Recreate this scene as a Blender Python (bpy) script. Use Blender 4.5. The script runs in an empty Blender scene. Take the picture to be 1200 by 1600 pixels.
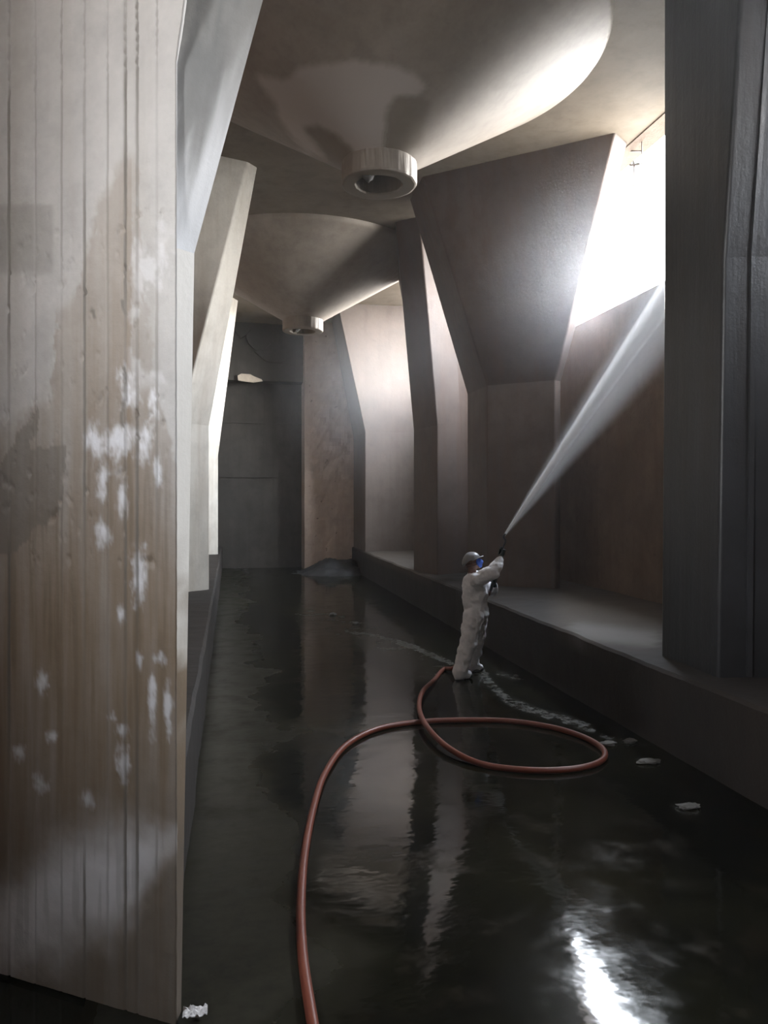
import bpy, bmesh, math, random
from mathutils import Vector, Matrix, noise
random.seed(7)
C = bpy.context.scene
COL = C.collection

# ------------------------------------------------------------------ camera
F = 1200.0                       # focal length in pixels of the 1200x1600 frame
YAW = math.radians(11.3)
CAMZ = 2.4
HORIZON = 780.0
SN, CS = math.sin(YAW), math.cos(YAW)
cam = bpy.data.cameras.new('camera')
camo = bpy.data.objects.new('camera', cam)
COL.objects.link(camo)
cam.sensor_fit = 'VERTICAL'; cam.sensor_height = 36.0; cam.lens = 27.0
cam.shift_y = -(800 - HORIZON) / 1600.0
cam.clip_start = 0.05; cam.clip_end = 300
camo.location = (0, 0, CAMZ)
camo.rotation_euler = (math.radians(90), 0, -YAW)
C.camera = camo

def P(px, py, d):
    """world point seen at a photo pixel at a given depth"""
    xc = (px - 600) / F * d
    return Vector((xc * CS + d * SN, d * CS - xc * SN, CAMZ + (HORIZON - py) / F * d))

def G(px, py, z):
    """world point seen at a photo pixel on a given height"""
    return P(px, py, (z - CAMZ) * F / (HORIZON - py))

def proj(p):
    d = p.x * SN + p.y * CS
    xc = p.x * CS - p.y * SN
    if d < 0.05:
        return -9999.0, -9999.0
    return 600 + xc / d * F, HORIZON - (p.z - CAMZ) / d * F

ZC = 8.4                        # ceiling
ZL = 0.77                        # ledge top

# ------------------------------------------------------------------ materials
def new_mat(name):
    m = bpy.data.materials.new(name); m.use_nodes = True
    nt = m.node_tree
    for n in list(nt.nodes):
        nt.nodes.remove(n)
    out = nt.nodes.new('ShaderNodeOutputMaterial')
    return m, nt, out

def L(nt, a, b): nt.links.new(a, b)

def math_node(nt, op, a, b=None, clamp=False):
    n = nt.nodes.new('ShaderNodeMath'); n.operation = op; n.use_clamp = clamp
    for i, v in enumerate((a, b)):
        if v is None: continue
        if isinstance(v, (int, float)): n.inputs[i].default_value = v
        else: L(nt, v, n.inputs[i])
    return n.outputs[0]

def mixc(nt, fac, a, b, mode='MIX'):
    n = nt.nodes.new('ShaderNodeMix'); n.data_type = 'RGBA'; n.blend_type = mode
    if isinstance(fac, (int, float)): n.inputs['Factor'].default_value = fac
    else: L(nt, fac, n.inputs['Factor'])
    for k, v in ((6, a), (7, b)):
        if isinstance(v, tuple): n.inputs[k].default_value = (v[0], v[1], v[2], 1)
        else: L(nt, v, n.inputs[k])
    return n.outputs[2]

def noise_node(nt, vec, scale, detail=5, rough=0.55, stretch=None):
    if stretch:
        mp = nt.nodes.new('ShaderNodeMapping'); mp.inputs['Scale'].default_value = stretch
        L(nt, vec, mp.inputs['Vector']); vec = mp.outputs[0]
    n = nt.nodes.new('ShaderNodeTexNoise'); n.inputs['Scale'].default_value = scale
    n.inputs['Detail'].default_value = detail; n.inputs['Roughness'].default_value = rough
    L(nt, vec, n.inputs['Vector'])
    return n.outputs['Fac']

def ramp(nt, fac, lo, hi):
    n = nt.nodes.new('ShaderNodeMapRange'); n.interpolation_type = 'SMOOTHSTEP'
    n.inputs['From Min'].default_value = lo; n.inputs['From Max'].default_value = hi
    L(nt, fac, n.inputs['Value'])
    return n.outputs['Result']

def pos(nt):
    return nt.nodes.new('ShaderNodeNewGeometry').outputs['Position']

def concrete(name, light, dark, brown=None, streak=0.5, rough=0.75, bump=0.25, stain_and_light=None, board=0.0, spots=0.0):
    m, nt, out = new_mat(name)
    b = nt.nodes.new('ShaderNodeBsdfPrincipled'); L(nt, b.outputs[0], out.inputs[0])
    p = pos(nt)
    big = noise_node(nt, p, 0.55, 6, 0.6)
    mid = noise_node(nt, p, 3.1, 6, 0.65)
    col = mixc(nt, ramp(nt, big, 0.32, 0.68), dark, light)
    col = mixc(nt, math_node(nt, 'MULTIPLY', ramp(nt, mid, 0.4, 0.75), 0.4), col, tuple(c * 0.62 for c in dark))
    st = noise_node(nt, p, 1.0, 5, 0.6, (5.0, 5.0, 0.35))
    if brown:
        col = mixc(nt, math_node(nt, 'MULTIPLY', ramp(nt, st, 0.42, 0.72), streak), col, brown)
    fine = noise_node(nt, p, 26, 4, 0.7)
    col = mixc(nt, 0.22, col, mixc(nt, fine, (0.25, 0.25, 0.25), (1.0, 1.0, 1.0)), 'MULTIPLY')
    if stain_and_light:
        a = nt.nodes.new('ShaderNodeAttribute'); a.attribute_name = 'stain_and_light'
        sp = nt.nodes.new('ShaderNodeSeparateColor'); L(nt, a.outputs['Color'], sp.inputs[0])
        for ch, c in zip(('Red', 'Green', 'Blue'), stain_and_light):
            if c: col = mixc(nt, sp.outputs[ch], col, c)
    L(nt, col, b.inputs['Base Color'])
    b.inputs['Roughness'].default_value = rough
    if spots:
        sc = noise_node(nt, p, 5.5, 3, 0.6)
        col2 = mixc(nt, math_node(nt, 'MULTIPLY', ramp(nt, sc, 0.66, 0.72), spots), col, tuple(c * 0.25 for c in dark))
        L(nt, col2, b.inputs['Base Color'])
    h = math_node(nt, 'ADD', math_node(nt, 'MULTIPLY', mid, 0.6), math_node(nt, 'MULTIPLY', fine, 0.25))
    h = math_node(nt, 'ADD', h, math_node(nt, 'MULTIPLY', st, board))
    bp = nt.nodes.new('ShaderNodeBump'); bp.inputs['Strength'].default_value = bump
    bp.inputs['Distance'].default_value = 0.03
    L(nt, h, bp.inputs['Height']); L(nt, bp.outputs[0], b.inputs['Normal'])
    return m

def plain(name, color, rough=0.6, metal=0.0, bumpscale=None, var=0.25, spec=None):
    m, nt, out = new_mat(name)
    b = nt.nodes.new('ShaderNodeBsdfPrincipled'); L(nt, b.outputs[0], out.inputs[0])
    tc = nt.nodes.new('ShaderNodeTexCoord').outputs['Object']
    n = noise_node(nt, tc, bumpscale or 14, 4, 0.6)
    L(nt, mixc(nt, n, tuple(c * (1 - var) for c in color), tuple(min(1, c * (1 + var)) for c in color)), b.inputs['Base Color'])
    b.inputs['Roughness'].default_value = rough; b.inputs['Metallic'].default_value = metal
    bp = nt.nodes.new('ShaderNodeBump'); bp.inputs['Strength'].default_value = 0.15; bp.inputs['Distance'].default_value = 0.01
    L(nt, n, bp.inputs['Height']); L(nt, bp.outputs[0], b.inputs['Normal'])
    return m

M = {}
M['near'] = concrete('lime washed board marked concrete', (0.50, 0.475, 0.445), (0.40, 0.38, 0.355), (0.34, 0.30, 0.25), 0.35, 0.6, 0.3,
                     stain_and_light=((0.185, 0.125, 0.07), (0.80, 0.80, 0.82), (0.12, 0.105, 0.085)))
M['left'] = concrete('pale limed concrete', (0.72, 0.68, 0.61), (0.58, 0.54, 0.47), (0.40, 0.33, 0.25), 0.4, 0.6, 0.25, board=0.5)
M['chamfer'] = concrete('cream limed chamfer', (0.78, 0.735, 0.66), (0.62, 0.58, 0.51), (0.5, 0.43, 0.34), 0.35, 0.6, 0.25,
                       stain_and_light=((0.185, 0.125, 0.07), (0.84, 0.80, 0.73), (0.10, 0.085, 0.07)), board=0.6)
M['wing'] = concrete('grey capital concrete', (0.3746, 0.3646, 0.3437), (0.2384, 0.2356, 0.2273), (0.1930, 0.1851, 0.1719), 0.3, 0.6, 0.2, board=0.3, stain_and_light=(None, (0.80, 0.80, 0.80), (0.16, 0.165, 0.165)))
M['column'] = concrete('stained grey brown concrete', (0.1280, 0.0942, 0.0777), (0.0836, 0.0628, 0.0515), (0.1034, 0.0628, 0.0432), 0.6, 0.62, 0.3, board=0.6)
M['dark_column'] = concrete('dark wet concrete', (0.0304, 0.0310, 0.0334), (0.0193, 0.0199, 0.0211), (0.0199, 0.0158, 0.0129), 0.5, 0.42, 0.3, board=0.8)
M['cone'] = concrete('smooth hopper plaster', (0.4741, 0.4150, 0.3562), (0.3830, 0.3302, 0.2805), (0.3282, 0.2677, 0.2137), 0.3, 0.6, 0.08,
                     stain_and_light=((0.62, 0.56, 0.52), (0.27, 0.23, 0.18), (0.75, 0.70, 0.60)))
M['ceiling'] = concrete('sooty ceiling plaster', (0.3000, 0.2544, 0.2025), (0.2200, 0.1824, 0.1440), None, 0.3, 0.7, 0.12)
M['wall'] = concrete('rough grey wall render', (0.1994, 0.1408, 0.1023), (0.1290, 0.0918, 0.0667), (0.1173, 0.0734, 0.0485), 0.4, 0.75, 0.8, spots=0.25)
M['pier'] = concrete('pale brown end wall', (0.5161, 0.4078, 0.3380), (0.3957, 0.3121, 0.2596), (0.3612, 0.2581, 0.2019), 0.4, 0.75, 0.4, spots=0.75)
M['end_column'] = concrete('pale stained far concrete', (0.1339, 0.1041, 0.0849), (0.1038, 0.0807, 0.0655), (0.0803, 0.0567, 0.0439), 0.4, 0.75, 0.3, spots=0.3)
M['back'] = concrete('damp dark grey end wall', (0.0840, 0.0752, 0.0633), (0.0560, 0.0504, 0.0427), (0.0480, 0.0436, 0.0344), 0.5, 0.8, 0.5)
M['ledge'] = concrete('damp brown ledge', (0.0198, 0.0135, 0.0085), (0.0125, 0.0087, 0.0059), (0.0206, 0.0129, 0.0080), 0.5, 0.8, 0.5,
                      stain_and_light=((0.10, 0.08, 0.058), (0.17, 0.16, 0.145), (0.01, 0.01, 0.01)))
M['white_cloth'] = plain('white coverall fabric', (0.88, 0.88, 0.91), 0.75, 0, 9, 0.06)
M['skin'] = plain('skin', (0.20, 0.10, 0.07), 0.55, 0, 20, 0.1)
M['glove'] = plain('dark green rubber glove', (0.010, 0.022, 0.022), 0.45, 0, 20, 0.2)
M['boot'] = plain('dark rubber boot', (0.012, 0.018, 0.02), 0.4)
M['helmet'] = plain('grey hard hat plastic', (0.24, 0.24, 0.25), 0.4, 0, 12, 0.06)
M['mask'] = plain('blue dust mask', (0.06, 0.14, 0.55), 0.8, 0, 30, 0.1)
M['strap'] = plain('dark strap', (0.03, 0.03, 0.035), 0.7)
M['hose'] = plain('reddish brown rubber hose', (0.1500, 0.0375, 0.0195), 0.42, 0, 5, 0.3)
M['steel'] = plain('dark steel', (0.05, 0.05, 0.055), 0.4, 0.7)
M['bars'] = plain('rusted pale steel', (0.10, 0.09, 0.08), 0.6, 0.1)
M['chip'] = plain('pale concrete chip', (0.10, 0.095, 0.085), 0.8)
M['plaster'] = plain('broken pale plaster', (0.62, 0.54, 0.44), 0.8)
M['rubble'] = plain('dark wet sludge', (0.016, 0.016, 0.016), 0.6, 0, 3, 0.5)
M['paper'] = plain('crumpled pale sheet', (0.55, 0.53, 0.52), 0.7)

# wet floor
m, nt, out = new_mat('wet dark floor'); M['floor'] = m
b = nt.nodes.new('ShaderNodeBsdfPrincipled'); L(nt, b.outputs[0], out.inputs[0])
p = pos(nt)
big = noise_node(nt, p, 0.7, 6, 0.62)
mid = noise_node(nt, p, 2.6, 6, 0.65)
col = mixc(nt, ramp(nt, big, 0.35, 0.7), (0.003, 0.003, 0.0022), (0.0115, 0.011, 0.006))
col = mixc(nt, math_node(nt, 'MULTIPLY', ramp(nt, mid, 0.5, 0.75), 0.5), col, (0.022, 0.016, 0.008))
a = nt.nodes.new('ShaderNodeAttribute'); a.attribute_name = 'stain_and_light'
sp = nt.nodes.new('ShaderNodeSeparateColor'); L(nt, a.outputs['Color'], sp.inputs[0])
fn = noise_node(nt, p, 9, 6, 0.75)
foam = math_node(nt, 'MULTIPLY', sp.outputs['Red'], ramp(nt, fn, 0.36, 0.66))
col = mixc(nt, foam, col, (0.11, 0.11, 0.098))
col = mixc(nt, math_node(nt, 'MULTIPLY', sp.outputs['Green'], ramp(nt, fn, 0.25, 0.6)), col, (0.020, 0.019, 0.012))
L(nt, col, b.inputs['Base Color'])
b.inputs['IOR'].default_value = 1.26
rg = math_node(nt, 'ADD', 0.055, math_node(nt, 'MULTIPLY', ramp(nt, mid, 0.42, 0.78), 0.16))
rg = math_node(nt, 'ADD', rg, math_node(nt, 'MULTIPLY', foam, 0.5), True)
rg = math_node(nt, 'ADD', rg, math_node(nt, 'MULTIPLY', sp.outputs['Green'], 0.35), True)
L(nt, rg, b.inputs['Roughness'])
rip = noise_node(nt, p, 2.2, 3, 0.5, (1.0, 1.5, 1.0))
rip2 = noise_node(nt, p, 9.0, 2, 0.5, (1.0, 1.6, 1.0))
h = math_node(nt, 'ADD', rip, math_node(nt, 'MULTIPLY', rip2, 0.12))
bp = nt.nodes.new('ShaderNodeBump'); bp.inputs['Strength'].default_value = 0.12; bp.inputs['Distance'].default_value = 0.03
L(nt, h, bp.inputs['Height']); L(nt, bp.outputs[0], b.inputs['Normal'])

# ------------------------------------------------------------------ object helpers
def tag(o, label=None, cat=None, group=None, kind=None):
    if label: o['label'] = label
    if cat: o['category'] = cat
    if group: o['group'] = group
    if kind: o['kind'] = kind
    return o

def link(name, me, mat, parent=None, smooth=False):
    o = bpy.data.objects.new(name, me); COL.objects.link(o)
    if mat: me.materials.append(mat)
    if smooth:
        for f in me.polygons: f.use_smooth = True
    if parent: o.parent = parent; o.matrix_parent_inverse = parent.matrix_world.inverted()
    return o

def obj(name, bm, mat, parent=None, smooth=False):
    bmesh.ops.recalc_face_normals(bm, faces=bm.faces[:])
    me = bpy.data.meshes.new(name); bm.to_mesh(me); bm.free()
    return link(name, me, mat, parent, smooth)

def empty(name, loc, label=None, cat=None, group=None, kind=None):
    o = bpy.data.objects.new(name, None); COL.objects.link(o); o.location = loc
    o.empty_display_size = 0.2
    bpy.context.view_layer.update()
    return tag(o, label, cat, group, kind)

def add_box(bm, x0, x1, y0, y1, z0, z1):
    v = [bm.verts.new((x, y, z)) for z in (z0, z1) for x, y in ((x0, y0), (x1, y0), (x1, y1), (x0, y1))]
    for f in ((0, 3, 2, 1), (4, 5, 6, 7), (0, 1, 5, 4), (1, 2, 6, 5), (2, 3, 7, 6), (3, 0, 4, 7)):
        bm.faces.new([v[i] for i in f])

def struct(name, bm, mat):
    o = obj(name, bm, mat); o['kind'] = 'structure'; return o

def loft(bm, loops, cap=True, seg=8):
    """closed polygon loops joined by ruled faces, subdivided along their height"""
    rings = []
    for a, b_ in zip(loops[:-1], loops[1:]):
        for k in range(seg):
            t = k / seg
            rings.append([Vector(p).lerp(Vector(q), t) for p, q in zip(a, b_)])
    rings.append([Vector(p) for p in loops[-1]])
    vs = [[bm.verts.new(p) for p in r] for r in rings]
    n = len(vs[0])
    for r0, r1 in zip(vs[:-1], vs[1:]):
        for i in range(n):
            bm.faces.new((r0[i], r0[(i + 1) % n], r1[(i + 1) % n], r1[i]))
    if cap:
        bm.faces.new(vs[0][::-1]); bm.faces.new(vs[-1])

def bevel_mod(o, w=0.03, n=2):
    b_ = bmesh.new(); b_.from_mesh(o.data)
    for f in b_.faces: f.smooth = True
    for e in b_.edges:
        if len(e.link_faces) == 2 and e.calc_face_angle(0) > math.radians(14): e.smooth = False
    b_.to_mesh(o.data); b_.free()
    md = o.modifiers.new('bevel', 'BEVEL'); md.width = w; md.segments = n
    md.limit_method = 'ANGLE'; md.angle_limit = math.radians(18); md.harden_normals = True
    return o

def tube(bm, pts, radii, sides=10, cap=True):
    pts = [Vector(p) for p in pts]
    if not isinstance(radii, (list, tuple)): radii = [radii] * len(pts)
    t0 = (pts[1] - pts[0]).normalized()
    ref = Vector((0, 0, 1)) if abs(t0.z) < 0.9 else Vector((1, 0, 0))
    nrm = t0.cross(ref).normalized()
    rings = []
    for i, q in enumerate(pts):
        t = (pts[min(i + 1, len(pts) - 1)] - pts[max(i - 1, 0)]).normalized()
        nrm = (nrm - t * nrm.dot(t)).normalized(); bn = t.cross(nrm)
        rings.append([bm.verts.new(q + (nrm * math.cos(a) + bn * math.sin(a)) * radii[i])
                      for a in (2 * math.pi * k / sides for k in range(sides))])
    for r0, r1 in zip(rings[:-1], rings[1:]):
        for k in range(sides):
            bm.faces.new((r0[k], r0[(k + 1) % sides], r1[(k + 1) % sides], r1[k]))
    if cap:
        bm.faces.new(rings[0][::-1]); bm.faces.new(rings[-1])

def spline(pts, n=8):
    pts = [Vector(p) for p in pts]; out_ = []
    for i in range(len(pts) - 1):
        p0, p1, p2, p3 = pts[max(i - 1, 0)], pts[i], pts[i + 1], pts[min(i + 2, len(pts) - 1)]
        for k in range(n):
            t = k / n
            out_.append(0.5 * ((2 * p1) + (p2 - p0) * t + (2 * p0 - 5 * p1 + 4 * p2 - p3) * t * t + (3 * p1 - p0 - 3 * p2 + p3) * t ** 3))
    out_.append(pts[-1]); return out_

def sstep(a, b_, x):
    t = max(0.0, min(1.0, (x - a) / (b_ - a))); return t * t * (3 - 2 * t)

def fbm(p, sc, oct=4):
    return noise.fractal(Vector(p) * sc, 0.6, 2.0, oct)

def paint(me, fn):
    at = me.color_attributes.new('stain_and_light', 'FLOAT_COLOR', 'POINT')
    for v, d in zip(me.vertices, at.data):
        r = fn(v.co); d.color = (r[0], r[1], r[2], 1.0)

def inside(poly, x, y):
    c = False; j = len(poly) - 1
    for i in range(len(poly)):
        xi, yi = poly[i]; xj, yj = poly[j]
        if (yi > y) != (yj > y) and x < (xj - xi) * (y - yi) / (yj - yi) + xi: c = not c
        j = i
    return c

def seg_dist(pts, x, y):
    best = 1e9
    for (x0, y0), (x1, y1) in zip(pts[:-1], pts[1:]):
        dx, dy = x1 - x0, y1 - y0
        t = max(0, min(1, ((x - x0) * dx + (y - y0) * dy) / (dx * dx + dy * dy)))
        best = min(best, math.hypot(x - x0 - t * dx, y - y0 - t * dy))
    return best

def interp(tab, x):
    if x <= tab[0][0]: return tab[0][1]
    for (a, va), (b_, vb) in zip(tab[:-1], tab[1:]):
        if x <= b_: return va + (vb - va) * (x - a) / (b_ - a)
    return tab[-1][1]

# ------------------------------------------------------------------ room shell
YB, YE = -3.0, 27.2              # near and far end
XL, XR = -2.8, 6.6               # left and right walls
XLE, XRE = -0.28, 4.07           # ledge faces

# floor
bm = bmesh.new()
nx, ny = 120, 500
fx = [XLE - 0.4 + (XRE + 0.4 - XLE + 0.4) * i / nx for i in range(nx + 1)]
fy = [YB + (YE - YB) * j / ny for j in range(ny + 1)]
gv = [[bm.verts.new((x, y, 0)) for x in fx] for y in fy]
for j in range(ny):
    for i in range(nx):
        bm.faces.new((gv[j][i], gv[j][i + 1], gv[j + 1][i + 1], gv[j + 1][i]))
add_box(bm, XL - 0.3, XR + 0.3, YB - 0.3, YE + 0.3, -0.4, -0.02)
floor = struct('floor', bm, M['floor'])
foam_lines = [([(620, 1002), (650, 1012), (690, 1030), (705, 1036)], 5, 0.9), ([(540, 985), (580, 992), (620, 1002)], 4, 0.35),
              ([(752, 1050), (775, 1078), (800, 1098), (850, 1115), (905, 1132), (925, 1138)], 9, 1.0),
              ([(775, 1052), (810, 1058)], 6, 0.5), ([(940, 1150), (985, 1160)], 5, 0.7), ([(1000, 1188), (1020, 1192)], 5, 0.6),
              ([(975, 1150), (1005, 1165)], 4, 0.4)]
silt_and_glint = [([(330, 1000), (360, 1030), (350, 1060)], 28, 0.7), ([(480, 960), (600, 1000), (680, 1045)], 40, 0.4), ([(1060, 1262), (1085, 1264)], 10, 0.8)]  # first entry paints a pale reflection on the floor
def floor_paint(co):
    x, y = proj(co)
    if x < 150 or x > 1250 or y > 1750: return (0, 0, 0)
    w = 6 * fbm(co, 3.0)
    added_bank = 0.8 * (1 - sstep(0.15, 0.8, co.x + 0.35 * fbm(co, 0.8)))  # rough bank added along the ledge to dull pillar reflections
    r = max((1 - sstep(rad * 0.3, rad, seg_dist(l, x + w, y + w * 0.6))) * s for l, rad, s in foam_lines)
    g = max((1 - sstep(rad * 0.2, rad, seg_dist(l, x + 2 * w, y + w))) * s for l, rad, s in silt_and_glint)
    return (r, max(g, added_bank), 0)
paint(floor.data, floor_paint)

# right wall with its ribbon windows
SILL, HEAD = 5.78, 8.38
WINS = [(1.2, 5.4), (10.4, 15.1), (18.4, 22.5)]
WHEAD = [6.85, HEAD, HEAD]
T = 0.4
bm = bmesh.new()
add_box(bm, XR, XR + T, YB, YE, -0.3, SILL)
add_box(bm, XR, XR + T, YB, YE, HEAD, ZC + 0.2)
edges = [YB] + [v for w in WINS for v in w] + [YE]
for i in range(0, len(edges), 2):
    add_box(bm, XR, XR + T, edges[i], edges[i + 1], SILL, HEAD)
add_box(bm, XR, XR + T, WINS[0][0], WINS[0][1], WHEAD[0], HEAD)  # unseen window's head lowered to keep light off the near hopper
struct('wall_right', bm, M['wall'])
# left wall with a high opening beside the camera
LW = (1.0, 1.75, 3.2, 6.4)
bm = bmesh.new()
add_box(bm, XL - T, XL, YB, LW[0], -0.3, ZC + 0.2)
add_box(bm, XL - T, XL, LW[1], YE, -0.3, ZC + 0.2)
add_box(bm, XL - T, XL, LW[0], LW[1], -0.3, LW[2])
add_box(bm, XL - T, XL, LW[0], LW[1], LW[3], ZC + 0.2)
struct('wall_left', bm, M['wall'])
bm = bmesh.new(); add_box(bm, XL - T, XR + T, YB - T, YB, -0.3, ZC + 0.2)
struct('wall_near', bm, M['wall'])
bm = bmesh.new(); add_box(bm, XL - T, XR + T, YE, YE + T, -0.3, ZC + 0.2)
add_box(bm, XL, 2.6, YE - 0.05, YE + 0.1, 5.05, 5.12)
add_box(bm, XL, 2.6, YE - 0.04, YE + 0.1, 3.15, 3.2)
struct('wall_far', bm, M['back'])
bm = bmesh.new(); add_box(bm, XL - T, XR + T, YB - T, YE + T, ZC, ZC + 0.3)
struct('ceiling', bm, M['ceiling'])

# pale pier that fills the right part of the far end
bm = bmesh.new()
pier_x = P(476, 800, 26).x
x1 = XR
cols_, rows_ = 40, 60
vs = [[bm.verts.new((pier_x + (x1 - pier_x) * i / cols_ , 25.97 + 0.05 * fbm((i * 0.1, j * 0.14, 3), 1.3), ZC * j / rows_)) for i in range(cols_ + 1)] for j in range(rows_ + 1)]
for j in range(rows_):
    for i in range(cols_):
        bm.faces.new((vs[j][i], vs[j][i + 1], vs[j + 1][i + 1], vs[j + 1][i]))
add_box(bm, pier_x, x1, 26.06, YE, 0, ZC)
o = obj('end_pier', bm, M['pier'], smooth=False)
tag(o, 'pale brown pitted concrete pier filling one side of the far end wall', 'pier', kind='structure')

# beam over the dark recess
bm = bmesh.new()
add_box(bm, XL, pier_x, 26.6, YE, 6.45, ZC)
for k in range(3):
    pts = []
    for i in range(11):
        a = 2 * math.pi * i / 11
        pts.append((P(430 - k * 26, 540 + k * 10, 26.5).x + (0.75 - .15 * k) * math.cos(a) * (0.8 + 0.35 * noise.noise((i * 0.9, k, 1))),
                    P(430, 545 - k * 20, 26.5).z + 0.7 * math.sin(a) * (0.8 + 0.35 * noise.noise((i * 0.9, k, 7)))))
    f0 = [bm.verts.new((x, 26.6 - 0.04 * (k + 1), z)) for x, z in pts]; f1 = [bm.verts.new((x, 26.62, z)) for x, z in pts]
    bm.faces.new(f0)
    for i in range(11): bm.faces.new((f0[i], f0[(i + 1) % 11], f1[(i + 1) % 11], f1[i]))
o = obj('recess_beam', bm, M['back'])
tag(o, 'dark flaking concrete beam across the top of the shadowed end recess', 'beam', kind='structure')

# ledges
def ledge(name, x0, x1, y0, y1, face_left, label, painter=None):
    bm = bmesh.new()
    n = 240
    prof = [(x0, 0.0), (x0, ZL - 0.03), (x0 + 0.03, ZL)] + [(x0 + (x1 - x0) * k / 14, ZL) for k in range(1, 15)] if face_left else \
           [(x1, 0.0), (x1, ZL - 0.03), (x1 - 0.03, ZL)] + [(x1 - (x1 - x0) * k / 14, ZL) for k in range(1, 15)]
    prof.insert(1, (prof[0][0], 0.3)); prof.insert(2, (prof[0][0], 0.55))
    rows = []
    for j in range(n + 1):
        y = y0 + (y1 - y0) * j / n
        rows.append([bm.verts.new((x + 0.012 * fbm((x, y, z), 0.9), y, z + (0.012 * fbm((x, y, z), 1.1) if z > 0.6 else 0))) for x, z in prof])
    for r0, r1 in zip(rows[:-1], rows[1:]):
        for i in range(len(prof) - 1):
            bm.faces.new((r0[i], r0[i + 1], r1[i + 1], r1[i]))
    for r in (rows[0], rows[-1]):
        e = [bm.verts.new((prof[-1][0], r[0].co.y, 0))]
        bm.faces.new(r + e)
    o = obj(name, bm, M['ledge'], smooth=False)
    tag(o, label, 'ledge', kind='thing')
    paint(o.data, painter or (lambda co: (0, 0, 0)))
    return o
def ledge_paint(co):
    x, y = proj(co)
    top = 1.0 if co.z > ZL - 0.06 else 0.0
    a = (1 - sstep(8, 60, seg_dist([(900, 960), (1010, 975)], x, y))) * top  # lit patch and streak on the ledge top, painted as lighter colour
    bb = (1 - sstep(4, 20, seg_dist([(905, 985), (1015, 998)], x + 8 * fbm(co, 3), y))) * top
    warm = 0.5 * (1 - sstep(10, 45, seg_dist([(595, 865), (650, 885)], x, y))) * top
    drk = 0.9 * (1 - sstep(3, 9, seg_dist([(800, 968), (860, 985)], x + 5 * fbm(co, 5), y)))
    return (max(a * 0.75, warm), bb * 0.9, drk)
ledge('concrete_ledge', XRE, XR, YB, 26.1, True, 'damp brown concrete ledge under the windows carrying three flared columns', ledge_paint)
ledge('concrete_ledge', XL, XLE, 4.2, YE, False, 'low damp concrete ledge running behind the near board-marked pillar')

# ------------------------------------------------------------------ hoppers
CONE_A = [(398, 118), (440, 128), (470, 108), (512, 98), (562, 96), (610, 101), (645, 110), (668, 130), (652, 146), (616, 152), (601, 178), (601, 238),
          (565, 258), (546, 232), (522, 208), (492, 192), (474, 198), (500, 232), (515, 250), (478, 238), (446, 196), (430, 160), (412, 140)]
CONE_B = [(476, 200), (495, 194), (522, 208), (546, 232), (562, 258), (540, 262), (515, 250), (498, 232)]
CONE_D = [(603, 178), (618, 153), (655, 147), (675, 160), (660, 225), (640, 240), (606, 238)]
def hopper(cx, cy, stained, label):
    zb, r0, r1 = 6.56, 0.5, 2.95
    zt = 6.85
    h = empty('hopper', (cx, cy, zb), label, 'hopper', None, 'thing')
    bm = bmesh.new()
    nseg, nr = 288, 110
    rings = []
    prof = []
    for j in range(nr + 1):
        t = j / nr
        t = t ** 1.35
        prof.append((r0 * 0.93 + (r1 - r0 * 0.93) * t, zt - 0.03 + (ZC - 0.10 - zt + 0.03) * t))
    prof += [(r1 + 0.03, ZC - 0.06), (r1 + 0.035, ZC + 0.05)]
    for r, z in prof:
        rings.append([bm.verts.new((cx + r * math.cos(2 * math.pi * k / nseg), cy + r * math.sin(2 * math.pi * k / nseg), z)) for k in range(nseg)])
    for a, b_ in zip(rings[:-1], rings[1:]):
        for k in range(nseg):
            bm.faces.new((a[k], a[(k + 1) % nseg], b_[(k + 1) % nseg], b_[k]))
    o = obj('cone', bm, M['cone'], h, True)
    def pf(co):
        if not stained: return (0, 0, 0)
        x, y = proj(co)
        if co.y > cy + 3.0: return (0, 0, 0)
        wx = 9 * fbm(co, 1.6); wy = 9 * fbm(co + Vector((5, 3, 1)), 1.6)
        n = 0; k = 0
        for dx in (-4, 0, 4):
            for dy in (-4, 0, 4):
                n += inside(CONE_A, x + wx * 0.6 + dx, y + wy * 0.6 + dy)
                k += inside(CONE_B, x + wx * 0.5 + dx, y + wy * 0.5 + dy) or inside(CONE_D, x + wx * 0.5 + dx, y + wy * 0.5 + dy)
        rim = sstep(0.985, 1.0, math.hypot(co.x - cx, co.y - cy) / r1) * sstep(-0.05, 0.25, fbm(co, 2.0)) * 0.8
        return (n / 9 * 0.85, k / 9 * 0.6, rim)
    paint(o.data, pf)
    # collar: outer wall, rounded lip, bore
    bm = bmesh.new()
    prof = [(0.44, zt + 0.1), (0.49, zt + 0.02), (0.50, zt - 0.02), (0.505, zb + 0.03), (0.495, zb + 0.008), (0.47, zb), (0.32, zb), (0.305, zb + 0.02), (0.29, zt + 0.25)]
    rings = [[bm.verts.new((cx + (r + 0.012 * fbm((k * 0.15, r * 3, z), 1.7)) * math.cos(2 * math.pi * k / 96), cy + (r + 0.012 * fbm((k * 0.15, r * 3, z), 1.7)) * math.sin(2 * math.pi * k / 96), z)) for k in range(96)] for r, z in prof]
    for a, b_ in zip(rings[:-1], rings[1:]):
        for k in range(96):
            bm.faces.new((a[k], a[(k + 1) % 96], b_[(k + 1) % 96], b_[k]))
    o = obj('collar', bm, M['cone'], h, False)
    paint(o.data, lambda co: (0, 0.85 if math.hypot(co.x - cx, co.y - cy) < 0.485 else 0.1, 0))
    # crust left in the bore
    bm = bmesh.new()
    bmesh.ops.create_icosphere(bm, subdivisions=3, radius=0.10, matrix=Matrix.Translation((cx - 0.2, cy - 0.22, zb + 0.05)))
    for v in bm.verts: v.co += v.normal * 0.06 * fbm(v.co, 7)
    obj('crust', bm, M['chip'], h, True)
    return h
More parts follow.
